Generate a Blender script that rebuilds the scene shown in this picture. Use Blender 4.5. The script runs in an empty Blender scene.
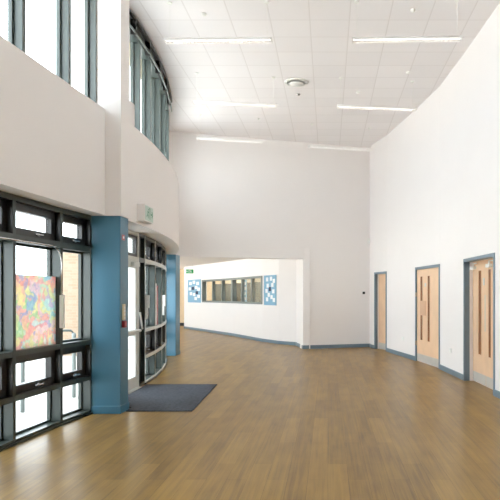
import bpy, bmesh, math, random
from mathutils import Vector, Matrix
random.seed(7)
S = bpy.context.scene
COL = S.collection

# ------------------------------------------------------------------ camera, sky, exposure
cam = bpy.data.objects.new('camera', bpy.data.cameras.new('camera'))
COL.objects.link(cam)
cam.location = (0, 0, 1.5)
cam.rotation_euler = (math.radians(90), 0, 0)
cam.data.sensor_width = 36
cam.data.lens = 43.2                # 600 px focal length on a 500 px frame
cam.data.shift_x = -0.156
cam.data.shift_y = 0.09
cam.data.clip_start = 0.05
cam.data.clip_end = 500
S.camera = cam

w = bpy.data.worlds.new('overcast_sky'); S.world = w; w.use_nodes = True
bg = w.node_tree.nodes['Background']
bg.inputs[0].default_value = (0.875, 0.93, 1.0, 1)
bg.inputs[1].default_value = 2.6

sd = bpy.data.lights.new('sun', 'SUN'); sd.energy = 17; sd.angle = math.radians(3); sd.color = (1, 0.97, 0.96)
sun = bpy.data.objects.new('sun', sd); COL.objects.link(sun)
sun.rotation_euler = Vector((-0.68, -0.42, -0.60)).to_track_quat('-Z', 'Y').to_euler()   # from behind the end wall, over the roof

S.view_settings.view_transform = 'Standard'
S.view_settings.look = 'None'
S.view_settings.gamma = 1
S.view_settings.use_curve_mapping = False
S.view_settings.exposure = 1.48
S.cycles.use_denoising = True
S.cycles.max_bounces = 14
S.cycles.diffuse_bounces = 8
S.cycles.transparent_max_bounces = 24
S.cycles.sample_clamp_indirect = 8.0

# ------------------------------------------------------------------ helpers
def srgb(r, g, b):
    def f(c):
        c /= 255.0
        return c / 12.92 if c <= 0.04045 else ((c + 0.055) / 1.055) ** 2.4
    return (f(r), f(g), f(b), 1)

def mat(name, col, rough=0.6, metal=0.0, spec=0.5, noise=0.04, nscale=6.0, coat=0.0):
    m = bpy.data.materials.new(name); m.use_nodes = True
    nt = m.node_tree; b = nt.nodes['Principled BSDF']
    b.inputs['Roughness'].default_value = rough
    b.inputs['Metallic'].default_value = metal
    b.inputs['Specular IOR Level'].default_value = spec
    b.inputs['Coat Weight'].default_value = coat
    if noise > 0:
        tc = nt.nodes.new('ShaderNodeTexCoord'); nz = nt.nodes.new('ShaderNodeTexNoise')
        nz.inputs['Scale'].default_value = nscale; nz.inputs['Detail'].default_value = 3
        nt.links.new(tc.outputs['Object'], nz.inputs['Vector'])
        rp = nt.nodes.new('ShaderNodeValToRGB')
        rp.color_ramp.elements[0].color = tuple(c * (1 - noise) for c in col[:3]) + (1,)
        rp.color_ramp.elements[1].color = tuple(min(1, c * (1 + noise)) for c in col[:3]) + (1,)
        rp.color_ramp.elements[0].position = 0.3; rp.color_ramp.elements[1].position = 0.7
        nt.links.new(nz.outputs['Fac'], rp.inputs[0])
        nt.links.new(rp.outputs[0], b.inputs['Base Color'])
    else:
        b.inputs['Base Color'].default_value = col
    return m

def N(nt, t, **kw):
    n = nt.nodes.new(t)
    for k, v in kw.items():
        if hasattr(n, k): setattr(n, k, v)
        else: n.inputs[k].default_value = v
    return n

def glass_mat(name, tint=(0.96, 0.985, 0.98, 1)):
    m = bpy.data.materials.new(name); m.use_nodes = True
    nt = m.node_tree; nt.nodes.clear()
    out = N(nt, 'ShaderNodeOutputMaterial')
    tr = N(nt, 'ShaderNodeBsdfTransparent'); tr.inputs[0].default_value = tint
    gl = N(nt, 'ShaderNodeBsdfGlossy'); gl.inputs['Roughness'].default_value = 0.02
    lw = N(nt, 'ShaderNodeLayerWeight')
    pw = N(nt, 'ShaderNodeMath', operation='POWER'); pw.inputs[1].default_value = 5
    ma = N(nt, 'ShaderNodeMath', operation='MULTIPLY_ADD'); ma.inputs[1].default_value = 0.9; ma.inputs[2].default_value = 0.03
    mx = N(nt, 'ShaderNodeMixShader')
    nt.links.new(lw.outputs['Facing'], pw.inputs[0]); nt.links.new(pw.outputs[0], ma.inputs[0])
    nt.links.new(ma.outputs[0], mx.inputs[0])
    nt.links.new(tr.outputs[0], mx.inputs[1]); nt.links.new(gl.outputs[0], mx.inputs[2])
    nt.links.new(mx.outputs[0], out.inputs[0])
    return m

def emit_mat(name, col, s):
    m = bpy.data.materials.new(name); m.use_nodes = True
    b = m.node_tree.nodes['Principled BSDF']
    b.inputs['Base Color'].default_value = col
    b.inputs['Emission Color'].default_value = col
    b.inputs['Emission Strength'].default_value = s
    return m

def wood_floor():
    m = bpy.data.materials.new('oak_plank_floor'); m.use_nodes = True
    nt = m.node_tree; b = nt.nodes['Principled BSDF']; L = nt.links.new
    tc = N(nt, 'ShaderNodeTexCoord'); mp = N(nt, 'ShaderNodeMapping')
    mp.inputs['Rotation'].default_value = (0, 0, math.radians(90))
    L(tc.outputs['Object'], mp.inputs[0])
    br = N(nt, 'ShaderNodeTexBrick'); br.offset = 0.37
    br.inputs['Scale'].default_value = 1.0
    br.inputs['Brick Width'].default_value = 1.22; br.inputs['Row Height'].default_value = 0.165
    br.inputs['Mortar Size'].default_value = 0.0012; br.inputs['Mortar Smooth'].default_value = 0.2
    br.inputs['Color1'].default_value = (0.25, 0.25, 0.25, 1); br.inputs['Color2'].default_value = (0.75, 0.75, 0.75, 1)
    br.inputs['Mortar'].default_value = (0.0, 0.0, 0.0, 1)
    L(mp.outputs[0], br.inputs['Vector'])
    # long grain
    mg = N(nt, 'ShaderNodeMapping'); mg.inputs['Scale'].default_value = (34, 0.9, 1)
    L(tc.outputs['Object'], mg.inputs[0])
    ng = N(nt, 'ShaderNodeTexNoise'); ng.inputs['Scale'].default_value = 1.0; ng.inputs['Detail'].default_value = 6; ng.inputs['Distortion'].default_value = 0.7
    L(mg.outputs[0], ng.inputs['Vector'])
    mk = N(nt, 'ShaderNodeMapping'); mk.inputs['Scale'].default_value = (6, 1.6, 1)
    L(tc.outputs['Object'], mk.inputs[0])
    nk = N(nt, 'ShaderNodeTexNoise'); nk.inputs['Scale'].default_value = 1.3; nk.inputs['Detail'].default_value = 3
    L(mk.outputs[0], nk.inputs['Vector'])
    r1 = N(nt, 'ShaderNodeValToRGB')
    r1.color_ramp.elements[0].position = 0.34; r1.color_ramp.elements[0].color = srgb(96, 69, 26)
    r1.color_ramp.elements[1].position = 0.74; r1.color_ramp.elements[1].color = srgb(156, 123, 61)
    # combine plank tone, grain and blotch
    a1 = N(nt, 'ShaderNodeMath', operation='MULTIPLY'); a1.inputs[1].default_value = 0.3
    L(br.outputs['Color'], a1.inputs[0])
    a2 = N(nt, 'ShaderNodeMath', operation='MULTIPLY_ADD'); a2.inputs[1].default_value = 0.55
    L(ng.outputs['Fac'], a2.inputs[0]); L(a1.outputs[0], a2.inputs[2])
    a3 = N(nt, 'ShaderNodeMath', operation='MULTIPLY_ADD'); a3.inputs[1].default_value = 0.3
    L(nk.outputs['Fac'], a3.inputs[0]); L(a2.outputs[0], a3.inputs[2])
    L(a3.outputs[0], r1.inputs[0])
    mx = N(nt, 'ShaderNodeMixRGB'); mx.blend_type = 'MULTIPLY'
    mx.inputs[2].default_value = (0.62, 0.56, 0.5, 1)
    L(br.outputs['Fac'], mx.inputs[0]); L(r1.outputs[0], mx.inputs[1])
    L(mx.outputs[0], b.inputs['Base Color'])
    rr = N(nt, 'ShaderNodeMapRange'); rr.inputs[3].default_value = 0.27; rr.inputs[4].default_value = 0.38
    L(ng.outputs['Fac'], rr.inputs[0]); L(rr.outputs[0], b.inputs['Roughness'])
    b.inputs['Specular IOR Level'].default_value = 0.24
    return m

def ceiling_tiles():
    m = bpy.data.materials.new('mineral_fibre_ceiling_tiles'); m.use_nodes = True
    nt = m.node_tree; b = nt.nodes['Principled BSDF']; L = nt.links.new
    tc = N(nt, 'ShaderNodeTexCoord'); mp = N(nt, 'ShaderNodeMapping')
    mp.inputs['Location'].default_value = (0.28, -9.25 + 0.61 * 16, 0)
    L(tc.outputs['Object'], mp.inputs[0])
    br = N(nt, 'ShaderNodeTexBrick'); br.offset = 0.0
    br.inputs['Scale'].default_value = 1.0
    br.inputs['Brick Width'].default_value = 0.61; br.inputs['Row Height'].default_value = 0.61
    br.inputs['Mortar Size'].default_value = 0.011; br.inputs['Mortar Smooth'].default_value = 0.3
    br.inputs['Color1'].default_value = srgb(242, 239, 240); br.inputs['Color2'].default_value = srgb(246, 243, 244)
    br.inputs['Mortar'].default_value = srgb(232, 228, 228)
    L(mp.outputs[0], br.inputs['Vector'])
    L(br.outputs['Color'], b.inputs['Base Color'])
    bp = N(nt, 'ShaderNodeBump'); bp.inputs['Strength'].default_value = 0.3; bp.inputs['Distance'].default_value = 0.004
    nz = N(nt, 'ShaderNodeTexNoise'); nz.inputs['Scale'].default_value = 90
    L(tc.outputs['Object'], nz.inputs['Vector']); L(nz.outputs['Fac'], bp.inputs['Height'])
    L(bp.outputs[0], b.inputs['Normal'])
    b.inputs['Roughness'].default_value = 0.9
    return m

def mural_mat():
    m = bpy.data.materials.new('painted_abstract_panel'); m.use_nodes = True
    nt = m.node_tree; b = nt.nodes['Principled BSDF']; L = nt.links.new
    tc = N(nt, 'ShaderNodeTexCoord')
    nz = N(nt, 'ShaderNodeTexNoise'); nz.inputs['Scale'].default_value = 4.0; nz.inputs['Detail'].default_value = 4
    L(tc.outputs['Object'], nz.inputs['Vector'])
    mixv = N(nt, 'ShaderNodeMixRGB'); mixv.inputs[0].default_value = 0.4
    L(tc.outputs['Object'], mixv.inputs[1]); L(nz.outputs['Color'], mixv.inputs[2])
    vo = N(nt, 'ShaderNodeTexVoronoi'); vo.inputs['Scale'].default_value = 17
    L(mixv.outputs[0], vo.inputs['Vector'])
    sp = N(nt, 'ShaderNodeSeparateColor'); L(vo.outputs['Color'], sp.inputs[0])
    rp = N(nt, 'ShaderNodeValToRGB'); cr = rp.color_ramp; cr.interpolation = 'LINEAR'
    cols = [(0, (235, 120, 100)), (0.12, (245, 190, 165)), (0.25, (240, 150, 150)), (0.36, (245, 232, 150)), (0.48, (150, 215, 130)),
            (0.58, (225, 240, 235)), (0.68, (120, 200, 205)), (0.78, (150, 160, 215)), (0.88, (200, 160, 200)), (1, (250, 225, 215))]
    cr.elements[0].color = srgb(*cols[0][1]); cr.elements[1].color = srgb(*cols[-1][1])
    for p, c in cols[1:-1]:
        e = cr.elements.new(p); e.color = srgb(*c)
    L(sp.outputs[0], rp.inputs[0])
    n2 = N(nt, 'ShaderNodeTexNoise'); n2.inputs['Scale'].default_value = 22; n2.inputs['Detail'].default_value = 4
    L(tc.outputs['Object'], n2.inputs['Vector'])
    r2 = N(nt, 'ShaderNodeValToRGB'); r2.color_ramp.elements[0].position = 0.35; r2.color_ramp.elements[1].position = 0.7
    r2.color_ramp.elements[0].color = srgb(205, 215, 225); r2.color_ramp.elements[1].color = srgb(255, 250, 240)
    L(n2.outputs['Fac'], r2.inputs[0])
    mx = N(nt, 'ShaderNodeMixRGB'); mx.inputs[0].default_value = 0.45
    L(rp.outputs[0], mx.inputs[1]); L(r2.outputs[0], mx.inputs[2])
    L(mx.outputs[0], b.inputs['Base Color'])
    b.inputs['Roughness'].default_value = 0.5
    tl = N(nt, 'ShaderNodeBsdfTranslucent'); L(mx.outputs[0], tl.inputs[0])
    ms = N(nt, 'ShaderNodeMixShader'); ms.inputs[0].default_value = 0.45
    L(b.outputs[0], ms.inputs[1]); L(tl.outputs[0], ms.inputs[2])
    L(ms.outputs[0], nt.nodes['Material Output'].inputs[0])
    return m

def brick_mat():
    m = bpy.data.materials.new('buff_brick'); m.use_nodes = True
    nt = m.node_tree; b = nt.nodes['Principled BSDF']; L = nt.links.new
    tc = N(nt, 'ShaderNodeTexCoord'); mp = N(nt, 'ShaderNodeMapping'); mp.inputs['Rotation'].default_value = (math.radians(90), 0, 0)
    L(tc.outputs['Object'], mp.inputs[0])
    br = N(nt, 'ShaderNodeTexBrick'); br.inputs['Scale'].default_value = 1
    br.inputs['Brick Width'].default_value = 0.22; br.inputs['Row Height'].default_value = 0.075; br.inputs['Mortar Size'].default_value = 0.008
    br.inputs['Color1'].default_value = srgb(150, 131, 112); br.inputs['Color2'].default_value = srgb(140, 118, 97); br.inputs['Mortar'].default_value = srgb(150, 131, 112)
    L(mp.outputs[0], br.inputs['Vector']); L(br.outputs['Color'], b.inputs['Base Color'])
    b.inputs['Roughness'].default_value = 0.9
    return m

M = {
    'white': mat('white_emulsion', srgb(240, 236, 234), 0.85, noise=0.006, nscale=1.5),
    'floor': wood_floor(),
    'ceil': ceiling_tiles(),
    'blue': mat('teal_blue_paint', srgb(68, 116, 139), 0.32, noise=0.03, nscale=3),
    'frame': mat('grey_green_coated_aluminium', srgb(56, 65, 61), 0.3, noise=0.03),
    'sash': mat('dark_brown_aluminium', srgb(36, 34, 32), 0.35, noise=0.03),
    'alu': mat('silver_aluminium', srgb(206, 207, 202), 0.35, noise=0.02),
    'chrome': mat('brushed_steel', srgb(205, 205, 205), 0.25, metal=0.9, noise=0.03),
    'skirt': mat('slate_blue_gloss', srgb(112, 132, 146), 0.35, noise=0.02),
    'maple': mat('maple_veneer', srgb(236, 200, 164), 0.4, noise=0.05, nscale=4),
    'slot': mat('brown_tinted_vision_glass', srgb(136, 84, 46), 0.25, noise=0.05),
    'mat': mat('charcoal_blue_entrance_matting', srgb(66, 71, 80), 0.95, noise=0.4, nscale=28),
    'black': mat('black_plastic', srgb(28, 28, 30), 0.4, noise=0.03),
    'plastic': mat('white_plastic', srgb(240, 240, 236), 0.35, noise=0.01),
    'greyframe': mat('mid_grey_paint', srgb(116, 124, 122), 0.5, noise=0.02),
    'cupboard': mat('grey_laminate', srgb(62, 68, 68), 0.5, noise=0.03),
    'panelglow': emit_mat('added_fill_glow', (1, 0.98, 0.95, 1), 9.0),
    'kick': mat('satin_steel_plate', srgb(204, 200, 194), 0.45, metal=0.25, noise=0.03),
    'paleface': mat('pale_green_acrylic', srgb(196, 216, 206), 0.4, noise=0.02),
    'upframe': mat('pale_grey_green_aluminium', srgb(84, 93, 90), 0.3, noise=0.02),
    'plate': mat('darker_wood_plate', srgb(214, 172, 136), 0.4, noise=0.03),
    'lamp': mat('pale_grey_enamel', srgb(236, 234, 232), 0.5, noise=0.01),
    'cream': mat('cream_plastic', srgb(226, 216, 188), 0.4, noise=0.02),
    'red': mat('red_plastic', srgb(150, 30, 40), 0.35, noise=0.03),
    'pink': mat('faded_red_sticker', srgb(205, 120, 125), 0.6, noise=0.03),
    'green': mat('exit_sign_green', srgb(24, 158, 88), 0.4, noise=0.02),
    'palegreen': mat('faded_exit_sign_green', srgb(70, 150, 110), 0.4, noise=0.02),
    'glass': glass_mat('clear_glass'),
    'board': mat('light_blue_felt', srgb(140, 182, 208), 0.9, noise=0.05, nscale=40),
    'paper': mat('white_paper', srgb(240, 242, 244), 0.8, noise=0.02),
    'navy': mat('navy_card', srgb(52, 66, 92), 0.8, noise=0.05),
    'paving': mat('pale_concrete_paving', srgb(205, 203, 198), 0.9, noise=0.06, nscale=0.8),
    'brick': brick_mat(),
    'tan': mat('tan_paint', srgb(206, 190, 162), 0.8, noise=0.03),
    'sofit': mat('cream_soffit_board', srgb(226, 218, 206), 0.8, noise=0.02),
    'tube': emit_mat('fluorescent_tube', (1, 0.97, 0.93, 1), 1.6),
    'mural': mural_mat(),
}

class MB:
    def __init__(self): self.bm = bmesh.new()
    def hexa(self, p):                       # 4 bottom points + 4 top points
        v = [self.bm.verts.new(q) for q in p]
        for f in ((3, 2, 1, 0), (4, 5, 6, 7), (0, 1, 5, 4), (1, 2, 6, 5), (2, 3, 7, 6), (3, 0, 4, 7)):
            self.bm.faces.new([v[i] for i in f])
        return self
    def box(self, x0, x1, y0, y1, z0, z1):
        return self.hexa([(x0, y0, z0), (x1, y0, z0), (x1, y1, z0), (x0, y1, z0), (x0, y0, z1), (x1, y0, z1), (x1, y1, z1), (x0, y1, z1)])
    def ob(self, F, u0, u1, n0, n1, z0, z1): # oriented box in a local frame (origin, along, inward normal)
        o, u, n = F
        P = lambda a, b, z: (o[0] + u[0] * a + n[0] * b, o[1] + u[1] * a + n[1] * b, z)
        return self.hexa([P(u0, n0, z0), P(u1, n0, z0), P(u1, n1, z0), P(u0, n1, z0), P(u0, n0, z1), P(u1, n0, z1), P(u1, n1, z1), P(u0, n1, z1)])
    def prism(self, poly, z0, z1):
        a = [self.bm.verts.new((x, y, z0)) for x, y in poly]; b = [self.bm.verts.new((x, y, z1)) for x, y in poly]
        n = len(poly)
        self.bm.faces.new(a[::-1]); self.bm.faces.new(b)
        for i in range(n): self.bm.faces.new([a[i], a[(i + 1) % n], b[(i + 1) % n], b[i]])
        return self
    def poly3(self, pts):
        self.bm.faces.new([self.bm.verts.new(p) for p in pts]); return self
    def tube(self, pts, r, seg=10):
        pts = [Vector(p) for p in pts]; rings = []
        for i, p in enumerate(pts):
            d = (pts[min(i + 1, len(pts) - 1)] - pts[max(i - 1, 0)]).normalized()
            a = d.orthogonal().normalized() if abs(d.z) < 0.9 else Vector((1, 0, 0))
            if abs(d.z) < 0.9: a = d.cross(Vector((0, 0, 1))).normalized()
            b = d.cross(a).normalized(); a = b.cross(d).normalized()
            rings.append([self.bm.verts.new(p + a * r * math.cos(2 * math.pi * k / seg) + b * r * math.sin(2 * math.pi * k / seg)) for k in range(seg)])
        for A, B in zip(rings, rings[1:]):
            for k in range(seg): self.bm.faces.new([A[k], A[(k + 1) % seg], B[(k + 1) % seg], B[k]])
        self.bm.faces.new(rings[0][::-1]); self.bm.faces.new(rings[-1])
        return self
    def lathe(self, c, prof, seg=32):        # profile of (radius, z)
        rings = [[self.bm.verts.new((c[0] + r * math.cos(2 * math.pi * k / seg), c[1] + r * math.sin(2 * math.pi * k / seg), c[2] + z)) for k in range(seg)] for r, z in prof]
        for A, B in zip(rings, rings[1:]):
            for k in range(seg): self.bm.faces.new([A[k], A[(k + 1) % seg], B[(k + 1) % seg], B[k]])
        self.bm.faces.new(rings[0][::-1]); self.bm.faces.new(rings[-1])
        return self
    def build(self, name, m, parent=None, bevel=0.0, smooth=False):
        bmesh.ops.recalc_face_normals(self.bm, faces=self.bm.faces)
        me = bpy.data.meshes.new(name); self.bm.to_mesh(me); self.bm.free()
        me.materials.append(M[m] if isinstance(m, str) else m)
        o = bpy.data.objects.new(name, me); COL.objects.link(o)
        if parent is not None:
            o.parent = parent
            o.matrix_parent_inverse = parent_world(parent).inverted()
        if smooth:
            for p in me.polygons: p.use_smooth = True
        if bevel:
            b = o.modifiers.new('bevel', 'BEVEL'); b.width = bevel; b.segments = 2; b.limit_method = 'ANGLE'
        return o

def parent_world(o):
    m = o.matrix_basis.copy()
    if o.parent is not None: m = parent_world(o.parent) @ o.matrix_parent_inverse @ m
    return m

def tag(o, label=None, cat=None, group=None, kind=None):
    if label: o['label'] = label
    if cat: o['category'] = cat
    if group: o['group'] = group
    if kind: o['kind'] = kind
    return o

def empty(name, loc):
    o = bpy.data.objects.new(name, None); COL.objects.link(o); o.location = loc; o.empty_display_size = 0.1
    return o

def struct(o, label, cat): return tag(o, label, cat, kind='structure')

def frame2(p0, p1, flip=False):              # local frame: origin p0, along p0->p1, normal to the right (or left)
    dx, dy = p1[0] - p0[0], p1[1] - p0[1]; l = math.hypot(dx, dy); u = (dx / l, dy / l)
    n = (u[1], -u[0])
    if flip: n = (-n[0], -n[1])
    return (p0, u, n), l

def at(F, a, b): return (F[0][0] + F[1][0] * a + F[2][0] * b, F[0][1] + F[1][1] * a + F[2][1] * b)

# ------------------------------------------------------------------ plan of the hall
CEIL = 5.74; HEAD = 2.50; SILL2 = 3.84; REAR = -4.2
def lx(y): return -3.02 - 0.068 * (7.69 - y)                       # straight glazed front, room face
def arc(y): return -3.05 - (y - 9.0) ** 2 / 34.0                   # curved glazed front, room face
def bulk(y): return -2.69 - (y - 8.6) ** 2 / 36.0                  # curved bulkhead, room face
def arc2(y): return -2.98 - (y - 9.0) ** 2 / 34.0                  # curved clerestory, room face
RIGHT = [(2.2, REAR), (2.42, 0), (2.55, 3), (2.6, 6), (2.58, 7.6), (2.48, 8.91), (2.39, 10.55), (2.27, 12.16), (2.0, 13.72), (1.56, 15.93), (1.3, 16.76), (1.24, 16.98), (1.2, 17.31)]
BW0 = (-4.6, 16.67 + 0.335 * (-4.6 + 0.69)); BWJ = (-0.69, 16.67); BW1 = (1.34, 17.35)
CORR = [(-6.45, 26.9), (-5.2, 24.86), (-3.5, 22.0), (-2.11, 19.31), (-1.5, 18.35), (-0.95, 17.85), (-0.69, 16.67)]

# floor
fl = [(lx(REAR) - 0.12, REAR), (lx(7.69) - 0.12, 7.69)] + [(arc(y) - 0.12, y) for y in (8.6, 9.6, 10.5, 11.5, 12.5, 13.5, 14.7)] + [(-4.6, 15.3), (-13.5, 29.0), (-13.5, 31.0), (3.0, 31.0), (3.0, REAR)]
struct(MB().prism(fl, -0.12, 0).build('floor', 'floor'), 'oak plank floor of the hall', 'floor')
# ceiling and roof deck
cl = [(-3.65, REAR), (-3.65, 12.5), (-4.7, 15.6), (-4.7, 16.0), (1.8, 18.2), (3.4, 17.5), (3.4, REAR)]
struct(MB().prism(cl, CEIL, CEIL + 0.06).build('ceiling', 'ceil'), 'white tiled suspended ceiling', 'ceiling')
struct(MB().prism(cl, CEIL + 0.061, CEIL + 0.35).build('roof_slab', 'sofit'), 'flat roof deck above the hall', 'roof')

# right wall with three door openings
DOORSEG = {(2.48, 8.91): 'c', (2.27, 12.16): 'b', (1.56, 15.93): 'a'}
wb = MB()
for p, q in zip(RIGHT, RIGHT[1:]):
    F, l = frame2(p, q)
    z0 = 2.13 if p in DOORSEG else 0
    ex = 0.02
    if z0: wb.ob(F, 0, l, 0, 0.3, z0, CEIL)
    else: wb.ob(F, -0.0, l, 0, 0.3, 0, CEIL)
struct(wb.build('wall_right', 'white'), 'tall curved white wall with three doors', 'wall')

# back wall over the opening
FB, LB = frame2(BW0, BW1, flip=True)
jl = math.hypot(BWJ[0] - BW0[0], BWJ[1] - BW0[1])
bb = MB(); bb.ob(FB, 0, jl, 0, 0.3, HEAD, CEIL); bb.ob(FB, jl, LB, 0, 0.3, 0, CEIL)
struct(bb.build('wall_back', 'white'), 'tall white end wall above the corridor opening', 'wall')
struct(MB().ob(FB, 0, jl + 0.0, -0.02, 0, HEAD, 3.02).build('trim_1', 'white'), 'slightly projecting white band above the corridor opening', 'trim')

# left bulkhead (straight) and curved bulkhead
pts = [(lx(REAR) + 0.22, REAR), (lx(7.58) + 0.22, 7.58), (lx(7.58) - 0.16, 7.58), (lx(REAR) - 0.16, REAR)]
struct(MB().prism(pts, HEAD + 0.005, SILL2).build('wall_left', 'white'), 'straight white bulkhead above the dark glazed front', 'wall')
ys = [7.885 + i * (15.45 - 7.885) / 40 for i in range(41)]
cb = MB()
for a, b in zip(ys, ys[1:]):
    cb.prism([(bulk(a), a), (bulk(b), b), (arc(b) - 0.18, b), (arc(a) - 0.18, a)], HEAD + 0.005, SILL2)
bmesh.ops.remove_doubles(cb.bm, verts=cb.bm.verts, dist=1e-4)
struct(cb.build('wall_left_curved', 'white'), 'curved white bulkhead above the entrance doors', 'wall')
# step of the bulkhead beside the pilaster
struct(MB().prism([(-2.70, 7.885), (-2.685, 8.33), (-3.1, 8.33), (-3.1, 7.885)], SILL2, SILL2 + 0.3).build('trim_2', 'white'), 'small white upstand on the bulkhead beside the pilaster', 'trim')
# pilaster above and blue column below
struct(MB().box(-3.12, -2.61, 7.56, 7.885, HEAD, CEIL).build('wall_pilaster', 'white'), 'white pilaster between the two runs of upper windows', 'wall')

def column(x0, x1, y0, y1, label):
    e = empty('column', ((x0 + x1) / 2, (y0 + y1) / 2, 0)); tag(e, label, 'column', kind='structure')
    MB().box(x0, x1, y0, y1, 0, HEAD).build('shaft', 'blue', e, bevel=0.008)
    MB().box(x0, x1 + 0.01, y0 - 0.01, y1 + 0.01, 0, 0.1).build('plinth', 'blue', e, bevel=0.006)
column(-3.03, -2.62, 7.57, 7.875, 'blue painted column beside the black entrance matting')
column(-4.2, -3.75, 14.78, 15.2, 'blue painted column at the corridor opening')

# corridor beyond the opening
cw = MB()
for i, (p, q) in enumerate(zip(CORR, CORR[1:])):
    F, l = frame2(p, q, flip=True)
    if i in (1, 2): cw.ob(F, 0, l, 0, 0.2, 0, 1.2); cw.ob(F, 0, l, 0, 0.2, 2.12, 2.8)
    else: cw.ob(F, 0, l, 0, 0.2, 0, 2.8)
struct(cw.build('wall_corridor', 'white'), 'curved white corridor wall with the long internal window', 'wall')
struct(MB().prism([(-13.6, 29.2), (-4.5, 29.2), (-4.5, 29.4), (-13.6, 29.4)], 0, 2.8).build('wall_corridor_end', 'tan'), 'tan wall at the far end of the corridor', 'wall')
struct(MB().prism([(-13.6, 29.2), (-4.5, 29.2), (-4.5, 29.17), (-13.6, 29.17)], 0, 0.15).build('baseboard_corridor_end', 'black'), 'dark skirting of the far corridor wall', 'skirting')
struct(MB().prism([at(FB, -0.2, 0.3), at(FB, LB, 0.3), (3, 30), (-14, 30)], 2.75, 2.8).build('ceiling_corridor', 'white'), 'low white ceiling of the corridor', 'ceiling')
# room behind the internal window
rb = MB(); rb.prism([(-4.6, 25.5), (-2.2, 21.7), (-0.9, 19.1), (-0.7, 19.2), (-2.0, 21.9), (-4.4, 25.7)], 0, 2.75)
struct(rb.build('wall_office', 'tan'), 'tan wall of the room seen through the internal window', 'wall')

# skirting
sk = MB()
for p, q in zip(RIGHT, RIGHT[1:]):
    if p in DOORSEG: continue
    F, l = frame2(p, q); sk.ob(F, 0, l, -0.018, 0, 0, 0.1)
struct(sk.build('baseboard_right', 'skirt'), 'slate blue skirting along the curved right wall', 'skirting')
struct(MB().ob(FB, jl, LB - 0.1, -0.018, 0, 0, 0.1).build('baseboard_back', 'skirt'), 'slate blue skirting along the end wall', 'skirting')
sk = MB()
for p, q in zip(CORR, CORR[1:]):
    F, l = frame2(p, q, flip=True); sk.ob(F, 0, l, -0.018, 0, 0, 0.1)
struct(sk.build('baseboard_corridor', 'skirt'), 'slate blue skirting along the curved corridor wall', 'skirting')

struct(MB().prism([(-3.65, 2), (-3.2, 2), (-3.2, 12), (-3.65, 12)], CEIL - 0.03, CEIL - 0.001).build('trim_3', 'tan'), 'tan soffit of the roof overhang outside the upper windows', 'trim')
# ------------------------------------------------------------------ glazed front
wn = [0]
def rails(mb, F, l, zs, d0, d1):
    for z0, z1 in zs: mb.ob(F, 0, l, d0, d1, z0, z1)

def lower_bay(p0, p1, label, strips=False):
    """one bay of the ground floor curtain wall: low pane, hopper, tall pane, top hopper"""
    wn[0] += 1
    F, l = frame2(p0, p1)
    e = empty('window_%d' % wn[0], (p0[0], p0[1], 0)); struct(e, label, 'window')
    D = -0.16
    mw = 0.025
    f = MB()
    f.ob(F, 0, mw, D, 0, 0, HEAD); f.ob(F, l - mw, l, D, 0, 0, HEAD)
    rails(f, F, l, [(0, 0.05), (0.43, 0.485), (0.88, 0.935), (2.04, 2.11), (2.45, 2.505)], D, -0.002)
    f.ob(F, 0, l, D - 0.02, 0.02, 0, 0.022)
    f.build('frame', 'frame', e)
    if strips:  # paler strips over the room faces of the curved bays
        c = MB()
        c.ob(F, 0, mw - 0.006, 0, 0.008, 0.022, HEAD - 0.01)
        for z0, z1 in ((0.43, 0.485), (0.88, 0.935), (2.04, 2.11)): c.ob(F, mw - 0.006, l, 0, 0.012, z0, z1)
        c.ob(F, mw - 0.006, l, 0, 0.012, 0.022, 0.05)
        c.build('pale_strip', 'alu', e)
    for z0, z1 in ((0.05, 0.43), (0.935, 2.04)):
        MB().ob(F, mw, l - mw, -0.135, -0.125, z0, z1).build('pane', 'glass', e)
        b = MB()
        for a in ((mw, mw + 0.025, z0, z1), (l - mw - 0.025, l - mw, z0, z1), (mw + 0.025, l - mw - 0.025, z0, z0 + 0.025), (mw + 0.025, l - mw - 0.025, z1 - 0.025, z1)):
            b.ob(F, a[0], a[1], -0.15, -0.11, a[2], a[3])
        b.build('glazing_bead', 'frame', e)
    for z0, z1 in ((0.485, 0.88), (2.11, 2.45)):
        s = MB(); t = 0.085; q = 0.004
        for a in ((mw + q, mw + t, z0 + q, z1 - q), (l - mw - t, l - mw - q, z0 + q, z1 - q), (mw + t, l - mw - t, z0 + q, z0 + t), (mw + t, l - mw - t, z1 - t, z1 - q)):
            s.ob(F, a[0], a[1], -0.135, -0.065, a[2], a[3])
        so = s.build('hopper_sash', 'sash', e)
        MB().ob(F, mw + t, l - mw - t, -0.115, -0.105, z0 + t, z1 - t).build('pane', 'glass', so)
        rl = MB(); w_ = 0.004
        for a in ((mw, mw + w_, z0, z1), (l - mw - w_, l - mw, z0, z1), (mw + w_, l - mw - w_, z0, z0 + w_), (mw + w_, l - mw - w_, z1 - w_, z1)):
            rl.ob(F, a[0], a[1], -0.15, -0.003, a[2], a[3])
        rl.build('reveal_lining', 'sash', e)
        c = l * 0.56
        h = MB()
        h.ob(F, c - 0.02, c + 0.02, -0.065, -0.04, z0 + 0.025, z0 + 0.06)
        h.ob(F, c - 0.075, c + 0.075, -0.04, -0.025, z0 + 0.035, z0 + 0.052)
        h.build('handle', 'chrome', so, bevel=0.004)
    return e, F, l

P = lambda y: (lx(y), y) if y < 7.5 else (-2.985, y)
ymul = [6.92 - 0.92 * k for k in range(12)]
ymul = [y for y in ymul if y > 0.0]
names = {6.92: None}
LOWLAB = ['first bay of dark hopper windows, against the blue column', 'dark window bay behind the colourful painted panel', 'dark window bay cut off by the left edge of the view']
low = [7.57] + ymul
bays = []
for i, (yn, yf) in enumerate(zip(low, low[1:])):
    bays.append(lower_bay(P(yf), P(yn), LOWLAB[i] if i < 3 else 'dark window bay %s' % ('nearer than the painted panel, out of view'), ))

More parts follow.
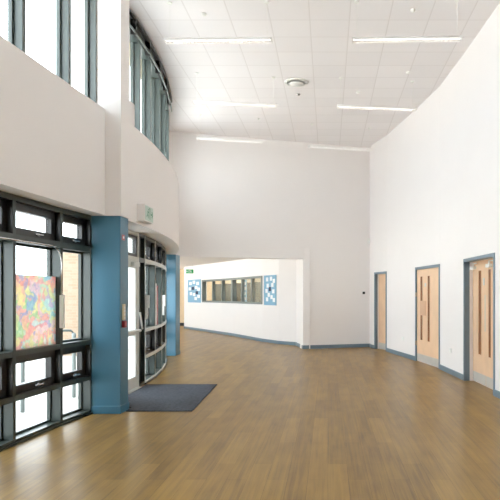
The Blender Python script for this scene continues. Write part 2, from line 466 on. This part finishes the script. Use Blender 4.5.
struct(MB().prism([(lx(REAR), REAR), P(ymul[-1]), (P(ymul[-1])[0] - 0.2, ymul[-1]), (lx(REAR) - 0.2, REAR)], 0, CEIL).build('wall_left_added', 'white'), 'unseen plain white wall beside the viewer, added to cut the daylight', 'wall')  # unseen solid wall in place of more bays, to cut daylight indoors
# curved front
CN = [10.1, 10.98, 11.88, 12.85, 13.8, 14.72]
CL = ['first narrow bay of the curved glazing past the entrance door', 'second bay of the curved glazing past the entrance door', 'third bay of the curved glazing past the entrance door',
      'fourth bay of the curved glazing past the entrance door', 'last bay of the curved glazing, against the far blue column']
A = lambda y: (arc(y), y)
cbays = []
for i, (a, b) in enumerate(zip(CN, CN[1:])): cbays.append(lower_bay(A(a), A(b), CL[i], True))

# side panel next to the door, door set
def sidelight(p0, p1, label, m):
    wn[0] += 1
    F, l = frame2(p0, p1); e = empty('window_%d' % wn[0], (p0[0], p0[1], 0)); struct(e, label, 'window')
    f = MB(); f.ob(F, 0, 0.03, -0.16, 0, 0, HEAD); f.ob(F, l - 0.03, l, -0.16, 0, 0, HEAD)
    rails(f, F, l, [(0, 0.05), (2.04, 2.11), (2.45, 2.505)], -0.16, -0.002)
    f.build('frame', 'frame', e)
    MB().ob(F, 0.03, l - 0.03, -0.10, -0.06, 0.05, 2.04).build('infill_panel', m, e)
    MB().ob(F, 0.03, l - 0.03, -0.10, -0.06, 2.11, 2.45).build('top_panel', m, e)
sidelight(A(9.74), A(10.1), 'narrow dark infill panel between the door and the curved glazing', 'sash')
sidelight(A(7.88), A(8.6), 'dark infill panel hidden behind the near blue column', 'sash')

FD, LD = frame2(A(8.6), A(9.74))
d = empty('door_1', (arc(8.6), 8.6, 0)); struct(d, 'glazed silver entrance door beside the near blue column', 'door')
f = MB(); f.ob(FD, 0, 0.04, -0.16, 0, 0, HEAD); f.ob(FD, LD - 0.04, LD, -0.16, 0, 0, HEAD)
rails(f, FD, LD, [(2.04, 2.11), (2.45, 2.505)], -0.16, -0.002); f.build('frame', 'alu', d)
MB().ob(FD, 0, LD, -0.18, 0.05, 0, 0.014).build('threshold', 'alu', d)
s = MB()
for a in ((0.05, 0.14, 0.02, 2.03), (LD - 0.17, LD - 0.05, 0.02, 2.03), (0.14, LD - 0.17, 0.02, 0.2), (0.14, LD - 0.17, 1.93, 2.03), (0.14, LD - 0.17, 0.86, 0.95)):
    s.ob(FD, a[0], a[1], -0.06, -0.004, a[2], a[3])
lf = s.build('leaf', 'alu', d, bevel=0.004)
MB().ob(FD, 0.14, LD - 0.17, -0.036, -0.028, 0.2, 0.86).build('pane', 'glass', lf)
MB().ob(FD, 0.14, LD - 0.17, -0.036, -0.028, 0.95, 1.93).build('pane', 'glass', lf)
h = MB(); z = 0.93
h.tube([at(FD, 0.1, -0.03) + (z,), at(FD, 0.1, 0.05) + (z,), at(FD, LD - 0.1, 0.05) + (z,), at(FD, LD - 0.1, -0.03) + (z,)], 0.022)
h.tube([at(FD, LD - 0.12, 0.05) + (1.22,), at(FD, LD - 0.02, 0.06) + (0.95,)], 0.016)
h.build('push_bar', 'alu', lf)
MB().ob(FD, LD - 0.42, LD - 0.14, -0.004, 0.055, 1.95, 2.02).build('door_closer', 'alu', lf, bevel=0.006)
s = MB()
for a in ((0.04, 0.09, 2.115, 2.445), (LD - 0.09, LD - 0.04, 2.115, 2.445), (0.09, LD - 0.09, 2.115, 2.16), (0.09, LD - 0.09, 2.4, 2.445)):
    s.ob(FD, a[0], a[1], -0.08, -0.02, a[2], a[3])
so = s.build('fanlight_sash', 'sash', d)
MB().ob(FD, 0.09, LD - 0.09, -0.055, -0.047, 2.16, 2.4).build('pane', 'glass', so)

# upper windows
def upper_bay(p0, p1, label, head=5.62):
    wn[0] += 1
    F, l = frame2(p0, p1); e = empty('window_%d' % wn[0], (p0[0], p0[1], SILL2)); struct(e, label, 'window')
    D = -0.15; mw = 0.03
    f = MB(); f.ob(F, 0, mw, D, 0, SILL2, CEIL - 0.005); f.ob(F, l - mw, l, D, 0, SILL2, CEIL - 0.005)
    rails(f, F, l, [(SILL2, SILL2 + 0.04), (head, CEIL - 0.005)], D, -0.004)
    f.build('frame', 'upframe', e)
    b = MB()
    for a in ((mw, mw + 0.03, SILL2 + 0.04, head), (l - mw - 0.03, l - mw, SILL2 + 0.04, head)):
        b.ob(F, a[0], a[1], -0.13, -0.09, a[2], a[3])
    b.build('glazing_bead', 'upframe', e)
    MB().ob(F, mw, l - mw, -0.115, -0.105, SILL2 + 0.04, head).build('pane', 'glass', e)
U = lambda y: (lx(y) + 0.095, y) if y < 7.5 else (-2.915, y)
ULAB = ['upper window bay next to the white pilaster', 'second upper window bay from the white pilaster', 'upper window bay cut off by the left edge of the view']
for i, (yn, yf) in enumerate(zip(low, low[1:])):
    upper_bay(U(yf), U(yn), ULAB[i] if i < 3 else 'upper window bay nearer than the view, above the bulkhead')
A2 = lambda y: (arc2(y), y)
UC = [7.9, 8.75, 9.55, 10.25, 11.1, 12.0, 13.0, 13.9, 14.75]
UL = ['first curved upper window, half hidden by the pilaster', 'second curved upper window past the pilaster', 'third curved upper window past the pilaster', 'fourth curved upper window past the pilaster',
      'fifth curved upper window past the pilaster', 'sixth curved upper window past the pilaster', 'seventh curved upper window past the pilaster', 'last curved upper window, where the bulkhead turns out of sight']
for i, (a, b) in enumerate(zip(UC, UC[1:])): upper_bay(A2(a), A2(b), UL[i], head=5.5)

eb = MB()  # hidden end bay closed with solid wall to limit daylight on the end wall
for a, b in ((14.75, 15.1), (15.1, 15.5)):
    eb.prism([(arc2(a), a), (arc2(b), b), (arc2(b) - 0.25, b), (arc2(a) - 0.25, a)], SILL2, CEIL)
struct(eb.build('wall_end_added', 'white'), 'hidden white wall added past the last curved upper window to limit daylight', 'wall')
# blind rail under the ceiling of the curved windows
br = tag(empty('blind_rail', (arc2(9), 9, 5.5)), 'curved rail with dark brackets along the top of the curved upper windows', 'rail')
yy = [8.0 + i * 0.25 for i in range(21)]
MB().tube([(arc2(y) + 0.06, y, 5.48) for y in yy], 0.015).build('bar', 'greyframe', br, smooth=True)
MB().tube([(arc2(y) + 0.05, y, 5.69) for y in yy], 0.028).build('upper_bar', 'black', br, smooth=True)
for y in (8.4, 9.1, 9.9, 10.7, 11.6, 12.5):
    MB().box(arc2(y) - 0.01, arc2(y) + 0.07, y - 0.02, y + 0.02, 5.45, 5.68).build('bracket', 'sash', br)

# winding gear: conduit with a bend and winder box
Fw, lw = frame2(P(6.0), P(6.92))
wg = tag(empty('window_winder', at(Fw, lw, 0.03) + (1.2,)), 'grey bent winding tube with white handle on the mullion beside the painted panel', 'window winder')
pts = [at(Fw, -0.6, 0.018) + (2.05,), at(Fw, lw * 0.75, 0.018) + (2.05,)]
for k in range(1, 7):
    a = k / 6 * math.pi / 2; pts.append(at(Fw, lw * 0.75 + 0.2 * math.sin(a), 0.018) + (2.05 - 0.2 * (1 - math.cos(a)),))
pts.append(at(Fw, lw * 0.75 + 0.2, 0.018) + (1.5,))
MB().tube(pts, 0.009).build('conduit', 'chrome', wg, smooth=True)
MB().ob(Fw, lw * 0.75 + 0.175, lw * 0.75 + 0.225, 0.001, 0.045, 1.12, 1.5).build('winder_box', 'plastic', wg, bevel=0.006)

# painted panel standing in the window reveal
Fm, lm = frame2(P(6.0), P(6.92))
o = MB().ob(Fm, 0.03, lm - 0.03, -0.07, -0.055, 0.937, 1.71).build('painted_panel', 'mural')
tag(o, 'colourful abstract painted panel standing in the window reveal', 'artwork')

# notices stuck on the curved glass
def on_bay(bay, a, b, z0, z1, m, name, label, cat):
    e, F, l = bay
    return tag(MB().ob(F, l * a, l * b, -0.03, -0.022, z0, z1).build(name, m), label, cat)
on_bay(cbays[1], 0.08, 0.42, 0.937, 1.72, 'paper', 'display_board', 'tall white board standing in the reveal of the curved glazing', 'board')
on_bay(cbays[1], 0.46, 0.62, 0.937, 1.68, 'red', 'display_board', 'narrow dark red board standing beside the white one in the curved glazing', 'board')
def pull(bay, label):
    e, F, l = bay
    h = MB(); h.ob(F, 0.0, 0.04, 0.001, 0.05, 1.1, 1.5); h.ob(F, -0.01, 0.05, 0.05, 0.07, 1.28, 1.5)
    tag(h.build('winder_handle', 'plastic', bevel=0.004), label, 'window winder')
pull(cbays[0], 'white winder on the mullion next to the dark infill panel')
pull(cbays[2], 'white winder on the curved mullion beyond the two standing boards')

# ------------------------------------------------------------------ doors on the right wall
def skirt_door(n, far, near, label, recess, leaves, slots, signpos, closers=(), kick=0.18, plate=None):
    F, l = frame2(far, near)          # along far -> near; normal to the right of travel points into the room
    F = (F[0], F[1], F[2])
    e = empty('door_%d' % n, (far[0], far[1], 0)); struct(e, label, 'door')
    t = 0.055; H = 2.13
    fr = MB()
    for u0, u1, z0, z1 in ((0, t, 0, H), (l - t, l, 0, H), (t, l - t, H - t, H)):
        fr.ob(F, u0, u1, -min(0.085, recess - 0.03) if recess > 0.08 else -0.09, 0.012, z0, z1)
    fr.build('frame', 'skirt', e)
    if recess > 0.08:
        rv = MB()
        for u0, u1, z0, z1 in ((0, t, 0.0, H), (l - t, l, 0.0, H), (t, l - t, H - t, H)):
            rv.ob(F, u0, u1, -recess - 0.05, -min(0.085, recess - 0.03), z0, z1)
        rv.build('reveal', 'white', e)
    W = l - 2 * t
    for a, b in leaves:
        lo = MB().ob(F, t + W * a + 0.002, t + W * b - 0.002, -recess - 0.045, -recess, 0.008, H - t - 0.003).build('leaf', 'maple', e)
        MB().ob(F, t + W * a + 0.012, t + W * b - 0.012, -recess, -recess + 0.003, 0.012, kick).build('kick_plate', 'kick', lo)
        for s0, s1 in slots:
            if not (a <= (s0 * l - t) / W <= b): continue
            MB().ob(F, s0 * l, s1 * l, -recess - 0.002, -recess + 0.002, 0.5, 1.91).build('vision_panel', 'slot', lo)
            bd = MB()
            for q in ((s0 * l - 0.012, s0 * l, 0.488, 1.922), (s1 * l, s1 * l + 0.012, 0.488, 1.922), (s0 * l, s1 * l, 0.488, 0.5), (s0 * l, s1 * l, 1.91, 1.922)):
                bd.ob(F, q[0], q[1], -recess, -recess + 0.006, q[2], q[3])
            bd.build('glazing_bead', 'maple', lo)
    for c in closers:
        cl_ = MB(); cl_.ob(F, c, c + 0.18, -recess, -recess + 0.06, 1.94, 1.995)
        cl_.ob(F, c + 0.1, c + 0.13, -recess + 0.02, -recess + 0.05, 1.99, 2.05); cl_.ob(F, c + 0.1, c + 0.3, -recess + 0.025, -recess + 0.045, 2.03, 2.05)
        cl_.build('door_closer', 'plastic', e, bevel=0.004)
    return e, F, l, recess
d1 = skirt_door(2, (1.3, 16.76), (1.56, 15.93), 'narrow maple door nearest the corner of the end wall', 0.1, [(0, 1)], [], None)
d2 = skirt_door(3, (2.0, 13.72), (2.27, 12.16), 'middle maple door with two slots and a steel push plate', 0.02, [(0, 1)], [(0.192, 0.28), (0.497, 0.58)], None)
d3 = skirt_door(4, (2.39, 10.55), (2.48, 8.91), 'recessed double maple doors nearest the viewer', 0.145, [(0, 0.47), (0.47, 1)], [(0.235, 0.325), (0.555, 0.625)], None, closers=(0.07, 0.92))
e, F, l, r = d2
MB().ob(F, l * 0.205 - 0.03, l * 0.43, -r + 0.004, -r + 0.012, 1.05, 1.37).build('push_plate', 'plate', e)
MB().ob(F, l * 0.37, l * 0.43, -r, -r + 0.006, 1.68, 1.76).build('door_sign', 'alu', e)
MB().ob(F, 0.03, 0.058, -0.01, 0.016, 1.46, 1.56).build('hinge', 'chrome', e)
MB().ob(F, 0.03, 0.058, -0.01, 0.016, 0.36, 0.46).build('hinge', 'chrome', e)
e, F, l, r = d3
MB().ob(F, l * 0.385, l * 0.43, -r, -r + 0.006, 1.66, 1.78).build('door_sign', 'alu', e)
MB().ob(F, l * 0.435, l * 0.455, -r, -r + 0.004, 0.9, 1.5).build('push_plate', 'alu', e)

# ------------------------------------------------------------------ entrance mat
mt = [(-2.60, 7.72), (-1.75, 7.72), (-1.85, 10.02), (arc(10.02) + 0.06, 10.02), (arc(9.5) + 0.06, 9.5), (arc(8.8) + 0.06, 8.8), (arc(7.95) + 0.06, 7.95), (-2.60, 7.95)]
tag(MB().prism(mt, 0.001, 0.012).build('entrance_mat', 'mat'), 'dark blue grey mat in front of the glazed door', 'mat')

# ------------------------------------------------------------------ luminaires
def luminaire(c, ang, length, label):
    c = Vector(c); e = empty('pendant_light', c); e.rotation_euler = (0, 0, ang)
    tag(e, label, 'light', 'suspended linear lights')
    L2 = length / 2
    R = Matrix.Translation(c) @ Matrix.Rotation(ang, 4, 'Z')
    def B(mb, name, m, **k):
        mb.bm.transform(R); return mb.build(name, m, e, **k)
    W2 = 0.07
    b = MB(); b.box(-L2, L2, -0.035, 0.035, 0.034, 0.05)
    for sg_ in (-1, 1):
        y0, y1 = sorted((sg_ * W2, sg_ * (W2 - 0.006))); b.box(-L2, L2, y0, y1, 0.0, 0.036)
        x0, x1 = sorted((sg_ * L2, sg_ * (L2 - 0.008))); b.box(x0, x1, -W2, W2, 0, 0.036)
        ya, yb = sg_ * W2, sg_ * 0.035
        b.hexa([(-L2, ya, 0.036), (L2, ya, 0.036), (L2, yb, 0.05), (-L2, yb, 0.05), (-L2, ya, 0.039), (L2, ya, 0.039), (L2, yb, 0.053), (-L2, yb, 0.053)])
    B(b, 'housing', 'lamp')
    lo = MB(); n = int(length / 0.06)
    for i in range(1, n): x = -L2 + length * i / n; lo.box(x - 0.002, x + 0.002, -0.063, 0.063, 0.002, 0.03)
    B(lo, 'louvre', 'lamp')
    B(MB().tube([(-L2 + 0.03, 0, 0.024), (L2 - 0.03, 0, 0.024)], 0.008, 8), 'tube', 'tube')
    h = CEIL - c.z
    for s in (-1, 1):
        wv = MB(); wv.tube([(s * (L2 - 0.07), 0, 0.05), (s * (L2 - 0.07), 0, h - 0.02)], 0.002, 6); wv.lathe((s * (L2 - 0.07), 0, h - 0.022), [(0.03, 0.0), (0.035, 0.02)], 12)
        B(wv, 'suspension_wire', 'plastic')
def pxl(px, py, z=5.16):
    Y = 600 * (z - 1.5) / (295 - py); return ((px - 328) / 600 * Y, Y, z)
for a, b, lab in [((165, 42.5), (272, 41.5), 'louvred light hanging nearest, on the side of the curved windows'),
                  ((352, 41.5), (462, 40), 'louvred light hanging nearest, on the side of the doors'),
                  ((193, 103), (277, 107), 'hanging light in the middle row, near the curved windows'),
                  ((337, 107.5), (416, 110.5), 'hanging light in the middle row, beside the right wall'),
                  ((197, 139), (262, 143), 'hanging light in the far row, left along the end wall'),
                  ((309, 147), (372, 151), 'hanging light in the far row, at the corner of the right wall')]:
    p, q = pxl(*a), pxl(*b)
    c = tuple((u + v) / 2 for u, v in zip(p, q))
    luminaire(c, math.atan2(q[1] - p[1], q[0] - p[0]), math.hypot(q[0] - p[0], q[1] - p[1]), lab)

# ceiling diffuser and small ceiling fittings
v = tag(empty('ceiling_vent', (-0.63, 11.94, CEIL)), 'round white air diffuser in the ceiling', 'vent')
MB().lathe((-0.63, 11.94, CEIL - 0.05), [(0.2, 0.02), (0.235, 0.03), (0.235, 0.05), (0.17, 0.05), (0.17, 0.045), (0.19, 0.02)], 40).build('outer_ring', 'plastic', v, smooth=True)
MB().lathe((-0.63, 11.94, CEIL - 0.06), [(0.02, 0.0), (0.14, 0.012), (0.158, 0.025), (0.02, 0.026)], 40).build('cone', 'plastic', v, smooth=True)
MB().lathe((-0.63, 11.94, CEIL - 0.05), [(0.02, 0.0), (0.02, 0.05)], 12).build('stem', 'alu', v)
MB().lathe((-0.63, 11.94, CEIL - 0.004), [(0.168, 0.0), (0.168, 0.003)], 32).build('throat', 'greyframe', v)
def detector(px, py, m, label):
    x, y, z = pxl(px, py, CEIL)
    o = empty('smoke_detector', (x, y, CEIL)); tag(o, label, 'detector', 'small round ceiling fittings')
    MB().lathe((x, y, CEIL - 0.045), [(0.02, 0.012), (0.034, 0.02), (0.038, 0.034), (0.038, 0.0449)], 20).build('body', m, o, smooth=True)
    MB().lathe((x, y, CEIL - 0.04), [(0.01, 0), (0.01, 0.008)], 12).build('sensor', m, o)
detector(298.5, 94, 'chrome', 'small grey ceiling sensor just behind the round diffuser')
detector(204, 13.5, 'plastic', 'small white ceiling detector above the left hanging louvred light')
detector(413, 9.8, 'plastic', 'small white ceiling detector above the right hanging louvred light')
detector(408, 72, 'plastic', 'small white ceiling detector near the right wall')
detector(358, 92, 'plastic', 'small white ceiling detector in the middle of the ceiling right of the diffuser')

# ------------------------------------------------------------------ signs
def exit_symbols(F, u0, u1, z0, z1, nn, parent, m, mirror=False):
    """running man, doorway and arrow drawn as thin raised shapes on the sign face"""
    W = u1 - u0; H = z1 - z0
    def pt(a, b):
        if mirror: a = 1 - a
        return at(F, u0 + a * W, nn) + (z0 + b * H,)
    mb = MB()
    def stroke(a, b, wd):
        ax, ay = a[0] * W, a[1] * H; bx, by = b[0] * W, b[1] * H
        d = math.hypot(bx - ax, by - ay) or 1; ox, oy = -(by - ay) / d * wd * H / 2, (bx - ax) / d * wd * H / 2
        mb.poly3([pt((ax + ox) / W, (ay + oy) / H), pt((ax - ox) / W, (ay - oy) / H), pt((bx - ox) / W, (by - oy) / H), pt((bx + ox) / W, (by + oy) / H)])
    # man
    mb.poly3([pt(0.36 + 0.035 * math.cos(k * math.pi / 6), 0.78 + 0.035 * W / H * math.sin(k * math.pi / 6)) for k in range(12)])
    stroke((0.34, 0.68), (0.29, 0.45), 0.15); stroke((0.34, 0.66), (0.42, 0.54), 0.07); stroke((0.33, 0.66), (0.25, 0.6), 0.07)
    stroke((0.29, 0.46), (0.38, 0.34), 0.09); stroke((0.38, 0.36), (0.36, 0.18), 0.08); stroke((0.29, 0.46), (0.22, 0.3), 0.09); stroke((0.22, 0.3), (0.14, 0.28), 0.08)
    # doorway
    stroke((0.48, 0.12), (0.48, 0.88), 0.07); stroke((0.48, 0.88), (0.6, 0.88), 0.07); stroke((0.6, 0.88), (0.6, 0.12), 0.07)
    # arrow
    stroke((0.68, 0.5), (0.86, 0.5), 0.12); stroke((0.93, 0.5), (0.82, 0.72), 0.12); stroke((0.93, 0.5), (0.82, 0.28), 0.12)
    return mb.build('pictogram', m, parent)

# box sign on the curved bulkhead
Fs, ls = frame2((bulk(8.45), 8.45), (bulk(8.9), 8.9))
sg = tag(empty('exit_sign', at(Fs, 0, 0) + (2.71,)), 'boxy green exit sign fixed to the curved bulkhead above the entrance', 'sign')
MB().ob(Fs, 0.0, 0.42, 0.0, 0.11, 2.545, 2.79).build('box', 'lamp', sg, bevel=0.006)
MB().ob(Fs, 0.02, 0.4, 0.11, 0.113, 2.565, 2.77).build('face', 'paleface', sg)
exit_symbols(Fs, 0.02, 0.4, 2.565, 2.77, 0.1145, sg, 'palegreen')
# hanging sign at the corridor
Fc, lc = frame2((-5.72, 24.2), (-5.42, 24.2))
sg = tag(empty('exit_sign', (-5.57, 24.2, 2.45)), 'small green exit sign hanging from the corridor ceiling', 'sign')
MB().ob(Fc, -0.01, 0.29, -0.02, 0.02, 2.37, 2.53).build('face', 'green', sg)
exit_symbols(Fc, -0.01, 0.29, 2.37, 2.53, 0.022, sg, 'paper', mirror=True)
for q in (0.03, 0.25): MB().ob(Fc, q, q + 0.006, -0.003, 0.003, 2.53, 2.75).build('hanger', 'alu', sg)

# ------------------------------------------------------------------ small wall fittings
def on_side(y, hw, z0, z1, d, m, name, label, cat, extra=None):
    o = empty(name, (-2.62, y, z0)); tag(o, label, cat)
    MB().box(-2.6205, -2.62 + d, y - hw, y + hw, z0, z1).build('backplate', m, o, bevel=0.004)
    if extra: extra(o, y)
def keys(o, y):
    for k in range(4): MB().box(-2.60, -2.594, y - 0.018, y + 0.018, 1.19 + k * 0.045, 1.22 + k * 0.045).build('button', 'plastic', o, bevel=0.002)
on_side(7.67, 0.04, 1.18, 1.385, 0.02, 'cream', 'entry_keypad', 'cream keypad with a column of buttons on the near blue column', 'keypad', keys)
def cglass(o, y): MB().box(-2.585, -2.581, y - 0.024, y + 0.024, 1.105, 1.15).build('glass_plate', 'pink', o)
on_side(7.67, 0.042, 1.085, 1.17, 0.035, 'red', 'fire_call_point', 'red fire call point below the keypad on the near blue column', 'call point', cglass)
def dot(o, y): MB().box(-2.613, -2.611, y - 0.02, y + 0.02, 2.22, 2.25).build('symbol', 'paper', o)
on_side(7.67, 0.045, 2.2, 2.27, 0.007, 'pink', 'fire_sticker', 'small faded red sticker high on the near blue column', 'sticker', dot)

Fp = FB
a = math.hypot(1.02 - BW0[0], 17.24 - BW0[1])
o = empty('release_button', at(FB, a, 0) + (1.56,)); tag(o, 'small black button on the end wall near the corner', 'button')
MB().ob(FB, a - 0.06, a + 0.03, -0.012, 0, 1.51, 1.6).build('backplate', 'plastic', o)
MB().ob(FB, a - 0.035, a + 0.035, -0.04, -0.012, 1.525, 1.595).build('button', 'black', o, bevel=0.005)
a = LB - 0.17
o = empty('motion_sensor', at(FB, a, 0) + (3.05,)); tag(o, 'small white motion sensor high in the corner above the narrow door', 'sensor')
MB().ob(FB, a - 0.05, a + 0.03, -0.06, 0, 2.98, 3.13).build('body', 'plastic', o, bevel=0.012)
MB().ob(FB, a - 0.035, a + 0.015, -0.066, -0.06, 3.0, 3.06).build('lens', 'paper', o)
def socket(y, p, q, z, label):
    F, l = frame2(p, q); t = (y - p[1]) / (q[1] - p[1]) * l
    c = at(F, t, 0); o = empty('wall_socket', (c[0], c[1], z)); tag(o, label, 'socket', 'double sockets on the right wall')
    MB().ob(F, t - 0.073, t + 0.073, -0.012, 0, z - 0.043, z + 0.043).build('faceplate', 'plastic', o, bevel=0.004)
    for s in (-1, 1): MB().ob(F, t + s * 0.045 - 0.008, t + s * 0.045 + 0.008, -0.016, -0.012, z + 0.015, z + 0.033).build('switch', 'paper', o)
socket(14.6, (2.0, 13.72), (1.56, 15.93), 0.44, 'white double socket low on the wall between the narrow and middle doors')
socket(11.38, (2.39, 10.55), (2.27, 12.16), 0.45, 'white double socket low on the wall between the middle and double doors')

# ------------------------------------------------------------------ corridor window, boards and notices
def iwin(n, p, q, label, posts):
    F, l = frame2(p, q, flip=True); e = empty('window_%d' % n, (p[0], p[1], 1.2)); struct(e, label, 'window')
    f = MB(); t = 0.09
    for u0, u1, z0, z1 in ((0, t, 1.2, 2.12), (l - t, l, 1.2, 2.12), (t, l - t, 1.2, 1.27), (t, l - t, 2.05, 2.12)):
        f.ob(F, u0, u1, -0.03, 0.12, z0, z1)
    f.build('frame', 'greyframe', e)
    for a in posts: MB().ob(F, l * a - 0.04, l * a + 0.04, -0.01, 0.1, 1.27, 2.05).build('mullion', 'greyframe', e)
    MB().ob(F, t, l - t, 0.05, 0.056, 1.27, 2.05).build('pane', 'glass', e)
    return F, l
wn[0] += 1; Fi, li = iwin(wn[0], CORR[1], CORR[2], 'left half of the long corridor window', (0.36, 0.68))
wn[0] += 1; Fj, lj = iwin(wn[0], CORR[2], CORR[3], 'right half of the long corridor window', (0.33, 0.66))
k = 0
for F, l, us in ((Fi, li, (0.16, 0.45, 0.78)), (Fj, lj, (0.12, 0.42, 0.72))):
    for u in us:
        k += 1
        nm = ['first', 'second', 'third', 'fourth', 'fifth', 'sixth'][k - 1]
        o = empty('tall_cabinet', at(F, l * u, 0.62) + (0,)); tag(o, 'dark tall cupboard behind the corridor window, %s from its far end' % nm, 'cupboard', 'cupboards behind the corridor window')
        MB().ob(F, l * u - 0.13, l * u + 0.13, 0.34, 0.62, 0, 1.95).build('carcass', 'cupboard', o)
        MB().ob(F, l * u - 0.12, l * u + 0.12, 0.325, 0.34, 0.05, 1.93).build('door', 'cupboard', o)
o = empty('picture_stand', at(Fj, lj * 0.24, 0.3) + (1.25,)); tag(o, 'pale blue panel of pictures behind the right half of the corridor window', 'display stand')
MB().ob(Fj, lj * 0.2, lj * 0.31, 0.2, 0.22, 1.25, 2.05).build('board', 'board', o)
for i in range(4): MB().ob(Fj, lj * 0.215, lj * 0.295, 0.196, 0.2, 1.32 + i * 0.18, 1.43 + i * 0.18).build('picture', 'paper', o)
MB().ob(Fj, lj * 0.2, lj * 0.31, 0.2, 0.24, 0, 1.25).build('stand', 'board', o)

for F, l in ((Fi, li), (Fj, lj)):  # added glowing panels, out of sight, to brighten the room behind the glass
    c = at(F, l / 2, 0.45); o = empty('added_fill_panel', c + (2.7,)); tag(o, 'flat glowing panel added out of sight to brighten the room behind the corridor window', 'light', 'added fill panels behind the corridor window')
    MB().ob(F, l / 2 - 0.7, l / 2 + 0.7, 0.3, 0.6, 2.68, 2.74).build('housing', 'plastic', o)
    MB().ob(F, l / 2 - 0.67, l / 2 + 0.67, 0.33, 0.57, 2.674, 2.68).build('diffuser', 'panelglow', o)

def board(F, u0, u1, z0, z1, label, glabel, group, spots):
    o = empty('notice_board', at(F, u0, 0) + (z0,)); tag(o, label, 'notice board')
    MB().ob(F, u0, u1, -0.02, 0, z0, z1).build('felt', 'board', o)
    fr = MB()
    for q in ((u0 - 0.02, u0, z0 - 0.02, z1 + 0.02), (u1, u1 + 0.02, z0 - 0.02, z1 + 0.02), (u0, u1, z0 - 0.02, z0), (u0, u1, z1, z1 + 0.02)): fr.ob(F, q[0], q[1], -0.03, 0, q[2], q[3])
    fr.build('frame', 'board', o)
    W = u1 - u0; H = z1 - z0
    for i, (a, b, dark) in enumerate(spots):
        uu = u0 + a * W; zz = z0 + b * H; hw = W * 0.1 ; hh = H * 0.07
        n = MB().ob(F, uu - hw, uu + hw, -0.0235, -0.0215, zz - hh, zz + hh).build('notice', 'navy' if dark else 'paper')
        if dark: tag(n, 'dark card pinned among white sheets on the %s' % glabel, 'notice', 'dark cards on the ' + glabel)
        else: tag(n, 'white sheet pinned on the %s' % glabel, 'notice', 'white sheets on the ' + glabel)
SP = [(0.2, 0.85, 0), (0.48, 0.9, 0), (0.78, 0.84, 0), (0.14, 0.6, 0), (0.4, 0.62, 1), (0.66, 0.66, 0), (0.86, 0.58, 0), (0.24, 0.38, 0), (0.5, 0.34, 0), (0.72, 0.42, 1), (0.62, 0.16, 0), (0.86, 0.26, 0)]
Fk, lk = frame2(CORR[0], CORR[1], flip=True)
board(Fk, lk * 0.26, lk * 0.92, 1.2, 2.14, 'light blue notice board on the far side of the corridor window', 'far light blue notice board', '', SP)
Fl, ll = frame2(CORR[3], CORR[4], flip=True)
SP2 = [(0.25, 0.88, 0), (0.6, 0.9, 0), (0.85, 0.82, 0), (0.3, 0.66, 0), (0.72, 0.68, 0), (0.5, 0.54, 1), (0.2, 0.48, 0), (0.8, 0.46, 0), (0.4, 0.34, 0), (0.65, 0.26, 0), (0.25, 0.18, 0), (0.85, 0.16, 0)]
board(Fl, ll * 0.16, ll * 0.84, 1.2, 2.1, 'light blue notice board nearest the corridor entrance', 'light blue notice board near the entrance', '', SP2)

# unseen corridor glazing added for light, and the rear wall of the hall
def big_glazing(p0, p1, z1, nb, label, zb=0):
    wn[0] += 1
    F, l = frame2(p0, p1); e = empty('window_%d' % wn[0], (p0[0], p0[1], 0)); struct(e, label, 'window')
    f = MB()
    for k in range(nb + 1): f.ob(F, l * k / nb - 0.03, l * k / nb + 0.03, -0.12, 0, zb, z1)
    for a, b in ((zb, zb + 0.08), (z1 - 0.08, z1)): f.ob(F, 0, l, -0.12, -0.002, a, b)
    f.build('frame', 'frame', e)
    for k in range(nb): MB().ob(F, l * k / nb + 0.03, l * (k + 1) / nb - 0.03, -0.065, -0.055, zb + 0.08, z1 - 0.08).build('pane', 'glass', e)
big_glazing((-4.5, 15.4), (-13.4, 29.1), 2.75, 8, 'unseen glazing added along the outer side to light the corridor', 1.05)  # added out of sight to light the corridor, sill height set for brightness
Fo, lo_ = frame2((-4.5, 15.4), (-13.4, 29.1)); struct(MB().ob(Fo, 0, lo_, -0.2, 0, 0, 1.05).build('wall_corridor_outer', 'white'), 'low white wall under the added corridor glazing, its height set for the light', 'wall')
struct(MB().box(lx(REAR) - 0.3, 2.6, REAR - 0.3, REAR, 0, CEIL).build('wall_rear', 'white'), 'white wall of the hall behind the viewer', 'wall')

# ------------------------------------------------------------------ outside
g = MB().box(-60, 40, -45, 70, -0.4, -0.125).build('ground_outside', 'paving'); struct(g, 'pale concrete paving outside', 'paving')
b = empty('building', (-6.5, 16.6, -0.125)); tag(b, 'low buff brick wing seen through the window by the blue column', 'building')
MB().box(-7.22, -5.85, 16.0, 16.5, -0.125, 2.75).build('wall', 'brick', b)
MB().box(-7.3, -5.78, 15.92, 16.55, 2.75, 2.92).build('roof', 'sofit', b)

hp = MB().tube([(-5.35, 12.0, -0.125), (-5.35, 12.0, 0.74), (-5.31, 12.0, 0.79), (-5.14, 12.0, 0.79), (-5.1, 12.0, 0.74), (-5.1, 12.0, -0.125)], 0.025)
tag(hp.build('cycle_stand', 'frame', smooth=True), 'grey metal hoop standing outside behind the window by the blue column', 'cycle stand')
def bollard(x, y, label):
    o = empty('bollard', (x, y, -0.125)); tag(o, label, 'bollard')
    MB().lathe((x, y, -0.125), [(0.03, 0), (0.03, 1.0), (0.02, 1.03)], 16).build('post', 'greyframe', o, smooth=True)
    MB().lathe((x, y, -0.125), [(0.07, 0), (0.07, 0.012)], 16).build('base_plate', 'alu', o)
bollard(-4.2, 8.25, 'thin post on the paving outside the bay with the painted panel')
bollard(-4.0, 9.45, 'thin post on the paving outside the bay against the blue column')
